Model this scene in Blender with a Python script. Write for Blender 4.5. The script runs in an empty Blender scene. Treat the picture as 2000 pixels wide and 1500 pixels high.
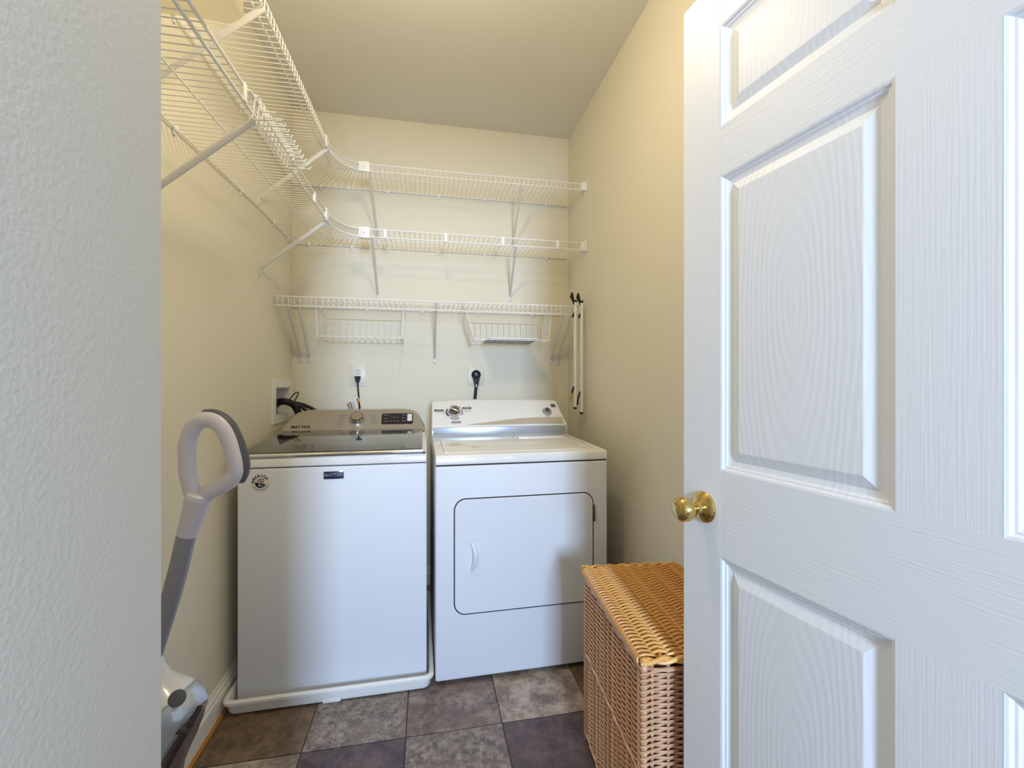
import bpy, bmesh, math, random
from mathutils import Vector, Matrix
random.seed(7)
D = bpy.data; SC = bpy.context.scene; COL = SC.collection
# ------------------------------------------------------------------ camera
YAW = math.atan(168/860)
cam_d = D.cameras.new('camera'); cam = D.objects.new('camera', cam_d); COL.objects.link(cam)
cam_d.sensor_width = 36; cam_d.lens = 36*860/2000; cam_d.clip_start = .02
cam.location = (0, 0, 1.215); cam.rotation_euler = (math.pi/2, 0, -YAW)
SC.camera = cam
# ------------------------------------------------------------------ light and exposure
SC.view_settings.view_transform = 'Standard'; SC.view_settings.look = 'None'
SC.view_settings.gamma = 1; SC.view_settings.use_curve_mapping = False
SC.view_settings.exposure = 0.0
w = D.worlds.new('world'); SC.world = w; w.use_nodes = True
bg = w.node_tree.nodes['Background']; bg.inputs[0].default_value = (.84, .91, 1, 1); bg.inputs[1].default_value = .88
def area(name, loc, rot, sx, sy, power, color):
    l = D.lights.new(name, 'AREA'); l.shape = 'RECTANGLE'; l.size = sx; l.size_y = sy; l.energy = power; l.color = color
    o = D.objects.new(name, l); o.location = loc; o.rotation_euler = rot; COL.objects.link(o); return o
# daylight from the window of the room behind the camera
area('hall_window_light', (.30, -3.0, 1.60), (math.pi/2, 0, 0), .5, .95, 185, (.50, .69, 1))
# ceiling lamp of the laundry room (just above the frame)
l = D.lights.new('ceiling_lamp_light', 'POINT'); l.energy = 17.8; l.color = (1, .86, .62); l.shadow_soft_size = .07
lo = D.objects.new('ceiling_lamp_light', l); lo.location = (.0, 1.16, 2.46); COL.objects.link(lo)
# ------------------------------------------------------------------ helpers
def lin(c): return tuple((x/255/12.92 if x/255 <= .04045 else ((x/255+.055)/1.055)**2.4) for x in c)
def mat(name, rgb, rough=.5, metal=0, bump=None, vary=None, coat=0, trans=0, ior=1.45, alpha=1, emit=None, stretch=(1,1,1), kind='NOISE', spec=.5):
    m = D.materials.new(name); m.use_nodes = True; nt = m.node_tree; b = nt.nodes['Principled BSDF']
    c = lin(rgb); b.inputs['Base Color'].default_value = (*c, 1); b.inputs['Roughness'].default_value = rough
    b.inputs['Metallic'].default_value = metal; b.inputs['IOR'].default_value = ior
    b.inputs['Specular IOR Level'].default_value = spec
    b.inputs['Transmission Weight'].default_value = trans; b.inputs['Alpha'].default_value = alpha
    if coat: b.inputs['Coat Weight'].default_value = coat; b.inputs['Coat Roughness'].default_value = .08
    if emit: b.inputs['Emission Color'].default_value = (*lin(emit), 1); b.inputs['Emission Strength'].default_value = 1
    if bump or vary:
        tc = nt.nodes.new('ShaderNodeTexCoord'); mp = nt.nodes.new('ShaderNodeMapping'); mp.inputs['Scale'].default_value = stretch
        nt.links.new(tc.outputs['Object'], mp.inputs[0])
    if bump:
        n = nt.nodes.new('ShaderNodeTexNoise'); n.inputs['Scale'].default_value = bump[0]; n.inputs['Detail'].default_value = 4
        nt.links.new(mp.outputs[0], n.inputs['Vector'])
        bp = nt.nodes.new('ShaderNodeBump'); bp.inputs['Strength'].default_value = bump[1]; bp.inputs['Distance'].default_value = bump[2]
        nt.links.new(n.outputs['Fac'], bp.inputs['Height']); nt.links.new(bp.outputs[0], b.inputs['Normal'])
    if vary:
        n = nt.nodes.new('ShaderNodeTexNoise'); n.inputs['Scale'].default_value = vary[0]; n.inputs['Detail'].default_value = 6
        nt.links.new(mp.outputs[0], n.inputs['Vector'])
        r = nt.nodes.new('ShaderNodeValToRGB'); e = r.color_ramp.elements
        e[0].position = .3; e[1].position = .7; e[0].color = (*lin(vary[1]), 1); e[1].color = (*lin(vary[2]), 1)
        nt.links.new(n.outputs['Fac'], r.inputs[0]); nt.links.new(r.outputs[0], b.inputs['Base Color'])
    return m
class MB:
    def __init__(s): s.v = []; s.f = []
    def add(s, vs, fs):
        o = len(s.v); s.v += [tuple(v) for v in vs]; s.f += [tuple(i+o for i in f) for f in fs]; return s
    def box(s, a, b):
        x0,y0,z0 = a; x1,y1,z1 = b
        return s.add([(x0,y0,z0),(x1,y0,z0),(x1,y1,z0),(x0,y1,z0),(x0,y0,z1),(x1,y0,z1),(x1,y1,z1),(x0,y1,z1)],
                     [(0,3,2,1),(4,5,6,7),(0,1,5,4),(1,2,6,5),(2,3,7,6),(3,0,4,7)])
    def bbox(s, a, b, r=.004, seg=2):
        bm = bmesh.new(); bmesh.ops.create_cube(bm, size=1)
        for v in bm.verts: v.co = Vector([(a[i]+b[i])/2 + v.co[i]*(b[i]-a[i]) for i in range(3)])
        bmesh.ops.bevel(bm, geom=bm.edges[:], offset=r, segments=seg, profile=.5, affect='EDGES')
        return s.bm(bm)
    def bm(s, bm):
        bm.verts.ensure_lookup_table(); bm.verts.index_update()
        s.add([v.co[:] for v in bm.verts], [[v.index for v in f.verts] for f in bm.faces]); bm.free(); return s
    def tube(s, pts, r, n=6, closed=False, cap=True, flat=None, up=None):
        pts = [Vector(p) for p in pts]; N = len(pts); rs = r if isinstance(r, (list, tuple)) else [r]*N
        rings = []; prev = None
        for i, p in enumerate(pts):
            if closed: t = pts[(i+1) % N]-pts[i-1]
            else: t = pts[min(i+1, N-1)]-pts[max(i-1, 0)]
            if t.length < 1e-9: t = Vector((0,0,1))
            t.normalize()
            if up is not None: a = Vector(up)
            elif prev is None: a = Vector((0,0,1)) if abs(t.z) < .9 else Vector((1,0,0))
            else: a = prev
            a = a - t*a.dot(t)
            if a.length < 1e-6: a = t.orthogonal()
            a.normalize(); prev = a; b = t.cross(a)
            fl = flat or 1
            rings.append([p + a*math.cos(2*math.pi*k/n)*rs[i] + b*math.sin(2*math.pi*k/n)*rs[i]*fl for k in range(n)])
        vs = [v for rg in rings for v in rg]; fs = []
        M = N if closed else N-1
        for i in range(M):
            j = (i+1) % N
            for k in range(n): fs.append((i*n+k, j*n+k, j*n+(k+1) % n, i*n+(k+1) % n))
        if cap and not closed: fs += [tuple(reversed(range(n))), tuple((N-1)*n+k for k in range(n))]
        return s.add(vs, [tuple(reversed(f)) for f in fs])
    def lathe(s, prof, org=(0,0,0), axis='z', n=32):
        vs = []; fs = []
        for (r, h) in prof:
            for k in range(n):
                a = 2*math.pi*k/n; c, q = r*math.cos(a), r*math.sin(a)
                p = {'z': (c, q, h), 'y': (c, h, -q), '-y': (c, -h, q), 'x': (h, c, q)}[axis]
                vs.append((org[0]+p[0], org[1]+p[1], org[2]+p[2]))
        for i in range(len(prof)-1):
            for k in range(n): fs.append((i*n+k, i*n+(k+1) % n, (i+1)*n+(k+1) % n, (i+1)*n+k))
        fs += [tuple(reversed(range(n))), tuple((len(prof)-1)*n+k for k in range(n))]
        return s.add(vs, fs)
    def prism(s, poly, ext, f):
        """poly: 2d points, f(u,v,w) -> 3d, extruded w 0..ext"""
        n = len(poly); vs = [f(u, v, 0) for u, v in poly] + [f(u, v, ext) for u, v in poly]
        fs = [tuple(reversed(range(n))), tuple(range(n, 2*n))] + [(i, (i+1) % n, n+(i+1) % n, n+i) for i in range(n)]
        return s.add(vs, fs)
    def mesh(s, name, m, smooth=True):
        me = D.meshes.new(name); me.from_pydata(s.v, [], s.f)
        bm = bmesh.new(); bm.from_mesh(me); bmesh.ops.recalc_face_normals(bm, faces=bm.faces)
        if smooth:
            for f in bm.faces: f.smooth = True
            for e in bm.edges:
                if len(e.link_faces) == 2 and e.calc_face_angle(0) > math.radians(35): e.smooth = False
        bm.to_mesh(me); bm.free()
        if m: me.materials.append(m)
        return me
    def build(s, name, m, parent=None, smooth=True, loc=None):
        o = D.objects.new(name, s.mesh(name, m, smooth)); COL.objects.link(o)
        if parent: o.parent = parent
        if loc: o.location = loc
        return o
def link(name, me, parent=None, loc=(0,0,0), rot=None):
    o = D.objects.new(name, me); COL.objects.link(o); o.parent = parent; o.location = loc
    if rot: o.rotation_euler = rot
    return o
def thing(name, label, cat, loc=(0,0,0), rz=0, group=None):
    o = D.objects.new(name, None); o.empty_display_size = .05; COL.objects.link(o); o.location = loc; o.rotation_euler = (0,0,rz)
    o['label'] = label; o['category'] = cat
    if group: o['group'] = group
    return o
def tag(o, label, cat, group=None):
    o['label'] = label; o['category'] = cat
    if group: o['group'] = group
    return o
def struct(o, label=None, cat=None):
    o['kind'] = 'structure'
    if label: o['label'] = label
    if cat: o['category'] = cat
    return o
def rrect(x0, y0, x1, y1, r, n=6):
    p = []
    for cx, cy, a0 in ((x1-r, y0+r, -90), (x1-r, y1-r, 0), (x0+r, y1-r, 90), (x0+r, y0+r, 180)):
        for k in range(n+1):
            a = math.radians(a0+90*k/n); p.append((cx+r*math.cos(a), cy+r*math.sin(a)))
    return p
def text_mesh(txt, size, name, m, bold=.0, extrude=.0002):
    c = D.curves.new(name, 'FONT'); c.body = txt; c.size = size; c.align_x = 'CENTER'; c.align_y = 'CENTER'; c.extrude = extrude; c.offset = bold; c.resolution_u = 3
    o = D.objects.new(name, c); COL.objects.link(o); bpy.context.view_layer.update()
    me = D.meshes.new_from_object(o.evaluated_get(bpy.context.evaluated_depsgraph_get()))
    D.objects.remove(o); me.materials.clear(); me.materials.append(m); me.name = name; return me
# ------------------------------------------------------------------ materials
cream = mat('cream_paint', (231, 224, 202), .55, bump=(170, .12, .0015))
ceilm = mat('ceiling_paint', (230, 226, 216), .8, bump=(120, .2, .002))
greyw = mat('pale_wall_paint', (214, 214, 208), .6, bump=(240, .28, .002))
whitep = mat('white_trim_paint', (240, 236, 228), .35)
doorv = None
def grain(name, horiz):
    m = mat(name, (236, 238, 241), .42)
    nt = m.node_tree; b = nt.nodes['Principled BSDF']
    tc = nt.nodes.new('ShaderNodeTexCoord'); mp = nt.nodes.new('ShaderNodeMapping')
    mp.inputs['Scale'].default_value = (3, 60, 230) if horiz == 1 else (230, 60, 4)
    nt.links.new(tc.outputs['Object'], mp.inputs[0])
    n = nt.nodes.new('ShaderNodeTexNoise'); n.inputs['Scale'].default_value = 1.4; n.inputs['Detail'].default_value = 3
    src = mp.outputs[0]
    if horiz == 2:     # cathedral grain on the panels
        mp.inputs['Scale'].default_value = (1, 1, .22)
        wv = nt.nodes.new('ShaderNodeTexWave'); wv.wave_type = 'RINGS'; wv.rings_direction = 'SPHERICAL'
        wv.inputs['Scale'].default_value = 30; wv.inputs['Distortion'].default_value = 7; wv.inputs['Detail'].default_value = 3; wv.inputs['Detail Scale'].default_value = .7
        nt.links.new(src, wv.inputs['Vector']); out = wv.outputs['Fac']
    else:
        nt.links.new(src, n.inputs['Vector']); out = n.outputs['Fac']
    bp = nt.nodes.new('ShaderNodeBump'); bp.inputs['Strength'].default_value = (.34, .6, .13)[horiz]; bp.inputs['Distance'].default_value = .001
    nt.links.new(out, bp.inputs['Height']); nt.links.new(bp.outputs[0], b.inputs['Normal']); return m
door_v = grain('door_paint_vertical_grain', 0); door_h = grain('door_paint_horizontal_grain', 1); door_p = grain('door_paint_panel_grain', 2)
brass = mat('polished_brass', (214, 188, 122), .14, 1)
wirem = mat('white_epoxy_wire', (240, 238, 232), .3)
clipm = mat('white_plastic_clip', (240, 240, 236), .35)
bracem = mat('white_epoxy_brace', (222, 220, 216), .3)
enamel = mat('white_enamel', (226, 228, 232), .5, coat=0)
enamel2 = mat('white_enamel_deck', (236, 235, 230), .14, coat=.6)
darkgap = mat('dark_gap', (30, 30, 34), .7)
silver = mat('brushed_silver_console', (192, 184, 172), .34, .75)
chrome = mat('chrome', (225, 225, 228), .08, 1)
glassd = mat('smoked_glass', (44, 43, 44), .04, coat=1, ior=1.6)
blackp = mat('black_plastic', (22, 22, 24), .45)
rubber = mat('black_rubber', (16, 15, 16), .55)
bluep = mat('blue_plastic', (38, 86, 140), .4)
whitepl = mat('white_plastic', (238, 236, 230), .3)
ivory = mat('ivory_plastic', (232, 226, 210), .35)
dispm = mat('dark_display', (62, 54, 52), .2)
bandm = mat('silver_band', (186, 192, 200), .3, .5)
printk = mat('dark_print', (40, 40, 46), .6)
printg = mat('grey_print', (120, 116, 110), .6)
navy = mat('navy_print', (22, 28, 58), .4); red = mat('red_print', (120, 30, 38), .5); stick = mat('white_sticker', (226, 220, 210), .4)
knobdark = mat('dark_metal_knob', (120, 120, 128), .25, .9)
vacw = mat('lilac_white_plastic', (216, 212, 222), .3)
vacgrip = mat('grey_rubber_grip', (88, 90, 98), .5)
vacpole = mat('grey_metal_tube', (150, 150, 160), .35, .15)
vacbody = mat('pearl_white_plastic', (236, 236, 236), .15, coat=.5)
vacblue = mat('silver_blue_plastic', (190, 202, 220), .18, .3, coat=.5)
vacdark = mat('dark_clear_plastic', (46, 42, 46), .15)
vactint = mat('tinted_brown_plastic', (118, 104, 100), .2)
yellow = mat('yellow_plastic', (168, 156, 30), .4)
orange = mat('orange_print', (196, 112, 40), .5); tagw = mat('white_label_paper', (232, 232, 228), .6); tagg = mat('grey_label_paper', (170, 176, 180), .5)
binm = mat('translucent_white_plastic', (240, 234, 212), .3, trans=.25)
nt = binm.node_tree; _p = nt.nodes['Principled BSDF']; _p.inputs['Transmission Weight'].default_value = 0
_t = nt.nodes.new('ShaderNodeBsdfTranslucent'); _t.inputs[0].default_value = (*lin((250, 244, 224)), 1)
_m = nt.nodes.new('ShaderNodeMixShader'); _m.inputs[0].default_value = .62
nt.links.new(_p.outputs[0], _m.inputs[1]); nt.links.new(_t.outputs[0], _m.inputs[2]); nt.links.new(_m.outputs[0], nt.nodes['Material Output'].inputs[0])
woodtan = mat('tan_edge_strip', (176, 122, 52), .5)
grout = mat('dark_grout', (84, 74, 66), .8)
greyboard = mat('grey_board', (150, 150, 158), .4)
# ------------------------------------------------------------------ room shell
XL, XR, YB, ZC = -.752, .902, 2.72, 2.795
YF = -.03   # room face of the door wall
fl = struct(MB().box((XL-.1, -3.6, -.06), (XR+.1, YB+.1, -.004)).build('floor', grout, smooth=False))
struct(MB().box((XL-.1, -.16, ZC), (XR+.1, YB+.1, ZC+.1)).build('ceiling', ceilm, smooth=False))
struct(MB().box((XL-.1, YB, -.004), (XR+.1, YB+.1, ZC)).build('wall_back', cream, smooth=False))
# left wall with the opening of the washer outlet box
oy0, oy1, oz0, oz1 = 2.425, 2.665, 1.05, 1.198
wl = MB()
wl.box((XL-.1, .28, -.004), (XL, oy0, ZC)).box((XL-.1, oy1, -.004), (XL, YB, ZC)).box((XL-.1, oy0, -.004), (XL, oy1, oz0)).box((XL-.1, oy0, oz1), (XL, oy1, ZC))
struct(wl.build('wall_left', cream, smooth=False))
struct(MB().box((XR, -.16, -.004), (XR+.1, YB, ZC)).build('wall_right', cream, smooth=False))
wf = MB().box((.745, -.16, -.004), (XR, YF-.005, ZC)).box((-.222, -.16, 2.07), (.745, YF-.005, ZC))
struct(wf.build('wall_front', cream, smooth=False))
struct(MB().bbox((XL-.1, -.16, -.004), (-.2215, .428, ZC), .003).build('wall_corner', greyw))
# floor tiles
def tile_mat(name, a, b, c, sc, st=(1,1,1)):
    m = mat(name, a, .42); nt = m.node_tree; p = nt.nodes['Principled BSDF']
    tc = nt.nodes.new('ShaderNodeTexCoord'); mp = nt.nodes.new('ShaderNodeMapping'); mp.inputs['Scale'].default_value = st; mp.inputs['Rotation'].default_value = (0, 0, .6)
    nt.links.new(tc.outputs['Object'], mp.inputs[0])
    oi = nt.nodes.new('ShaderNodeObjectInfo'); ad = nt.nodes.new('ShaderNodeVectorMath'); ad.operation = 'ADD'
    mu = nt.nodes.new('ShaderNodeMath'); mu.operation = 'MULTIPLY'; mu.inputs[1].default_value = 50
    nt.links.new(oi.outputs['Random'], mu.inputs[0]); nt.links.new(mp.outputs[0], ad.inputs[0]); nt.links.new(mu.outputs[0], ad.inputs[1])
    n1 = nt.nodes.new('ShaderNodeTexNoise'); n1.inputs['Scale'].default_value = sc; n1.inputs['Detail'].default_value = 10; n1.inputs['Roughness'].default_value = .78; n1.inputs['Distortion'].default_value = .1
    n2 = nt.nodes.new('ShaderNodeTexNoise'); n2.inputs['Scale'].default_value = sc*.35; n2.inputs['Detail'].default_value = 4
    nt.links.new(ad.outputs[0], n1.inputs['Vector']); nt.links.new(ad.outputs[0], n2.inputs['Vector'])
    r = nt.nodes.new('ShaderNodeValToRGB'); r.color_ramp.elements[0].position = .41; r.color_ramp.elements[1].position = .60
    r.color_ramp.elements[0].color = (*lin(b), 1); r.color_ramp.elements[1].color = (*lin(a), 1)
    e = r.color_ramp.elements.new(.5); e.color = (*lin(tuple((x+y)/2 for x, y in zip(a, b))), 1)
    nt.links.new(n1.outputs['Fac'], r.inputs[0])
    mx = nt.nodes.new('ShaderNodeMix'); mx.data_type = 'RGBA'; mx.inputs['B'].default_value = (*lin(c), 1)
    r2 = nt.nodes.new('ShaderNodeValToRGB'); r2.color_ramp.elements[0].position = .45; r2.color_ramp.elements[1].position = .7
    r2.color_ramp.elements[1].color = (.6, .6, .6, 1)
    nt.links.new(n2.outputs['Fac'], r2.inputs[0]); nt.links.new(r2.outputs[0], mx.inputs['Factor']); nt.links.new(r.outputs[0], mx.inputs['A'])
    nt.links.new(mx.outputs['Result'], p.inputs['Base Color'])
    bp = nt.nodes.new('ShaderNodeBump'); bp.inputs['Strength'].default_value = .35; bp.inputs['Distance'].default_value = .002
    nt.links.new(n1.outputs['Fac'], bp.inputs['Height']); nt.links.new(bp.outputs[0], p.inputs['Normal']); return m
T_brown = tile_mat('slate_tile_brown', (134, 112, 86), (92, 74, 58), (112, 90, 80), 14)
T_mott = tile_mat('slate_tile_mottled', (170, 156, 144), (98, 86, 82), (130, 112, 106), 34)
T_grey = tile_mat('slate_tile_grey_brown', (166, 150, 138), (104, 88, 82), (128, 104, 98), 18)
T_tan = tile_mat('slate_tile_tan', (196, 180, 164), (126, 110, 100), (146, 132, 108), 12)
T_dark = tile_mat('slate_tile_dark', (114, 96, 96), (78, 64, 68), (96, 82, 74), 14)
grid = {(-1,0): T_brown, (0,0): T_mott, (1,0): T_grey, (2,0): T_tan, (3,0): T_brown, (-1,-1): T_tan, (0,-1): T_dark, (1,-1): T_mott, (2,-1): T_dark, (3,-1): T_dark}
P = .3365; X0, Y0 = -.4045, 1.557
for j in range(-6, 4):
    for i in range(-2, 4):
        xa, xb = X0+i*P+.0018, X0+(i+1)*P-.0018; ya, yb = Y0+j*P+.0018, Y0+(j+1)*P-.0018
        xa, xb, ya, yb = max(xa, XL), min(xb, XR), max(ya, -.6), min(yb, YB)
        if xb-xa < .02 or yb-ya < .02: continue
        m = grid.get((i, j)) or random.choice([T_brown, T_mott, T_grey, T_tan, T_dark])
        cx, cy = (xa+xb)/2, (ya+yb)/2
        if cx < -.23 and ya < .43:
            if yb < .44: continue
            ya = .43; cy = (ya+yb)/2
        MB().bbox((xa-cx, ya-cy, -.004), (xb-cx, yb-cy, 0), .0012, 1).build('tile', m, fl, loc=(cx, cy, 0))
# baseboards
def baseprof(): return [(0,0),(.014,0),(.0145,.072),(.010,.078),(.011,.084),(.010,.090),(.005,.094),(.006,.099),(.003,.106),(0,.107)]
struct(MB().prism([(u, v) for u, v in baseprof()], YB-.43, lambda u, v, q: (XL+u, .43+q, v)).build('baseboard_left', whitep))
struct(MB().prism(baseprof(), YB-YF, lambda u, v, q: (XR-u, YF+q, v)).build('baseboard_right', whitep))
struct(MB().prism(baseprof(), XR-XL-.03, lambda u, v, q: (XL+.015+q, YB-u, v)).build('baseboard_back', whitep))
struct(MB().bbox((XL+.0135, .43, .0002), (XL+.027, YB-.02, .006), .002).build('trim_1', woodtan))
# ------------------------------------------------------------------ door
DU = Vector((.1475, -.989, 0)).normalized(); DA = math.atan2(DU.y, DU.x)
dr = thing('door_1', 'white six-panel interior door standing open on the right, brass knob', 'door', (.564, .891, 0), DA)
dr['kind'] = 'structure'
DW, DT, DZ0, DZ1 = .924, .035, .012, 2.04
SX = [0, .1055, .4089, .5151, .8185, .924]
RZ = [DZ0, .245, .868, 1.0405, 1.632, 1.7305, 1.934, DZ1]
for a, b in ((0, 1), (4, 5)): MB().bbox((SX[a], 0, DZ0), (SX[b], DT, DZ1), .0012, 1).build('stile', door_v, dr)
for a in (0, 2, 4, 6): MB().box((SX[1], 0.0001, RZ[a]), (SX[4], DT-.0001, RZ[a+1])).build('rail', door_h, dr, smooth=False)
for a in (1, 3, 5): MB().box((SX[2], 0.0002, RZ[a]), (SX[3], DT-.0002, RZ[a+1])).build('mullion', door_v, dr, smooth=False)
def panel_mesh(wd, ht):
    b = MB()
    prof = [(0, 0), (.004, .0012), (.007, .0045), (.010, .0050), (.013, .0075), (.0165, .0085), (.0215, .0095), (.0225, .0098), (.041, .0028), (.0425, .0026)]
    for side in (0, 1):
        rings = []
        for ins, dp in prof:
            y = dp if side == 0 else DT-dp
            rings.append([(-wd/2+ins, y, -ht/2+ins), (wd/2-ins, y, -ht/2+ins), (wd/2-ins, y, ht/2-ins), (-wd/2+ins, y, ht/2-ins)])
        vs = [p for r in rings for p in r]; fs = []
        for i in range(len(rings)-1):
            for k in range(4): fs.append((i*4+k, i*4+(k+1) % 4, (i+1)*4+(k+1) % 4, (i+1)*4+k))
        fs.append(tuple((len(rings)-1)*4+k for k in range(4)))
        if side: fs = [tuple(reversed(f)) for f in fs]
        b.add(vs, fs)
    me = D.meshes.new('panel'); me.from_pydata(b.v, [], b.f); me.materials.append(door_p); return me
for a in (1, 3, 5):
    ht = RZ[a+1]-RZ[a]; me = panel_mesh(SX[2]-SX[1], ht)
    for c in (1, 3): link('panel', me, dr, ((SX[c]+SX[c+1])/2, 0, (RZ[a]+RZ[a+1])/2))
kz, ks = .957, .062
kn = MB().lathe([(.0325, 0), (.0325, .003), (.030, .006), (.022, .010), (.0165, .013), (.0125, .015), (.0115, .022), (.0115, .028), (.0135, .031), (.016, .033), (.0215, .038), (.0245, .045), (.0255, .053), (.0240, .061), (.0195, .067), (.012, .070), (.002, .071)], (ks, 0, kz), '-y', 40)
k1 = kn.build('door_knob', brass, dr); k1['label'] = 'polished brass round knob with rosette'
MB().lathe([(.0325, 0), (.0325, .003), (.022, .010), (.0115, .022), (.0135, .031), (.0245, .045), (.0240, .061), (.002, .071)], (ks, DT, kz), 'y', 24).build('door_knob', brass, dr)
MB().box((-.0012, .006, kz-.028), (.0, .029, kz+.028)).bbox((-.009, .011, kz-.008), (0, .024, kz+.008), .002).build('latch', brass, dr)
for z in (.25, 1.05, 1.85):
    MB().tube([(DW+.004, -.004, z-.045), (DW+.004, -.004, z+.045)], .005, 8).build('hinge', brass, dr)
# ------------------------------------------------------------------ wire shelves
CR, RR = .0016, .0030
def wire_mesh(path, r=CR, n=5, m=wirem): return MB().tube(path, r, n).mesh('cross_wire', m)
TL = .045; YJ = 2.2; XF = -.458; DF = XF-XL      # left run: tilt, joint, front
def left_shelf(z0, kind, label):
    t = thing('wire_shelf', label, 'shelf', (XL, .44, z0-TL*(YJ-.44)))
    Z = lambda y: TL*(y-.44)
    y0, y1 = 0.0, YJ-.44
    F = lambda d, y, z: (d, y, TL*y+z)
    lip = .034 if kind == 'lip' else .040
    rr = .0026 if kind == 'lip' else .0042
    MB().tube([F(DF, y0, 0), F(DF, y1, 0)], rr, 8).build('front_rod', wirem, t)
    MB().tube([F(DF, y0, -lip), F(DF, y1, -lip)], rr, 8).build('lower_front_rod', wirem, t)
    MB().tube([F(.007, y0, -.003), F(.007, y1, -.003)], .0028, 6).build('rear_rod', wirem, t)
    md = .255 if kind == 'lip' else .15
    MB().tube([F(md, y0, -.004), F(md, y1, -.004)], .0024, 6).build('middle_rod', wirem, t)
    path = [(.006, 0, 0), (DF, 0, .001)]
    if kind == 'lip': path = [(.006, 0, 0), (DF-.002, 0, .002), (DF+.002, 0, .001), (DF+.003, 0, -.003), (DF+.003, 0, -lip)]
    me = wire_mesh(path)
    n = int((y1-.02)/.0270)
    for k in range(n):
        y = y1-.012-k*.0270; link('cross_wire', me, t, F(0, y, 0))
    if kind == 'rod':
        cm = MB().bbox((-.005, -.009, -lip-.003), (.006, .009, .006), .003).mesh('rod_clip', clipm)
        for y in (1.965, 1.238, .75): link('rod_clip', cm, t, F(DF, y-.44, 0))
    wc = clip_mesh(0)
    for y in (.62, 1.05, 1.506, 1.991): link('wall_clip', wc, t, F(0, y-.44, 0))
    return t
def clip_mesh(back):
    b = MB().bbox((0, -.008, -.012), (.013, .008, .008), .003).bbox((0, -.006, -.022), (.007, .006, -.008), .002)
    if back: b.v = [(y, -x, z) for x, y, z in b.v]
    return b.mesh('wall_clip', clipm)
def brace(t, a, b, wall):
    """strut from a (front lip) to b (foot on wall); coordinates local to t"""
    a = Vector(a); b = Vector(b)
    d = (b-a)
    o = MB().tube([a, a+d*.97, b+Vector((0,0,.012))], [.0100, .0095, .0080], 10, flat=.6).build('support_brace', bracem, t)
    w = .010
    if wall == 'left': MB().bbox((b.x-.0005, b.y-w, b.z-.028), (b.x+.006, b.y+w, b.z+.014), .002).tube([(b.x+.005, b.y, b.z-.012), (b.x+.009, b.y, b.z-.012)], .004, 8).build('brace_foot', bracem, o)
    else: MB().bbox((b.x-w, b.y-.006, b.z-.028), (b.x+w, b.y+.0005, b.z+.014), .002).tube([(b.x, b.y-.005, b.z-.012), (b.x, b.y-.009, b.z-.012)], .004, 8).build('brace_foot', bracem, o)
    return o
def back_shelf(z0, kind, xa, label, lip, clips, x1=XR):
    t = thing('wire_shelf', label, 'shelf', (xa, YB, z0))
    L = x1-xa; DB = .32
    rr = .0026 if kind == 'lip' else .0040
    e = .022 if kind != 'low' else .008
    MB().tube([(0, -DB, 0), (L-e, -DB, 0)], rr, 8).build('front_rod', wirem, t)
    MB().tube([(0, -DB, -lip), (L-e, -DB, -lip)], rr, 8).build('lower_front_rod', wirem, t)
    MB().tube([(0.005, -.007, -.003), (L-.012, -.007, -.003)], .0030, 6).build('rear_rod', wirem, t)
    MB().tube([(0, -.17, -.004), (L-.02, -.17, -.004)], .0022, 6).build('middle_rod', wirem, t)
    if kind == 'low':
        MB().tube([(0, -DB+.10, -.004), (L-.02, -DB+.10, -.004)], .0022, 6).build('middle_rod', wirem, t)
    path = [(0, -.006, 0), (0, -DB, .001)]
    if kind != 'rod': path = [(0, -.006, 0), (0, -DB+.002, .002), (0, -DB-.002, .001), (0, -DB-.003, -.003), (0, -DB-.003, -lip)]
    me = wire_mesh(path); n = int((L-.03)/.0270)
    for k in range(n+1): link('cross_wire', me, t, (.012+k*.0270, 0, 0))
    wc = clip_mesh(1)
    for x in clips: link('wall_clip', wc, t, (x-xa, 0, 0))
    if kind == 'rod':
        cm = MB().bbox((-.009, -.006, -lip-.003), (.009, .005, .006), .003).mesh('rod_clip', clipm)
        for x in (-.211, .106, .417, .732): link('rod_clip', cm, t, (x-xa, -DB, 0))
    if kind != 'low':   # end bracket on the right wall
        MB().bbox((L-.032, -DB-.016, -lip-.008), (L-.001, -DB+.018, .004), .003).bbox((L-.006, -DB-.022, -lip-.012), (L-.0005, -DB+.022, .016), .002).prism([(-DB-.012, -lip-.008), (-DB+.016, -lip-.008), (-DB+.002, -lip-.034)], .004, lambda u, v, q: (L-.005+q, u, v)).build('end_bracket', clipm, t)
    return t
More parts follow.
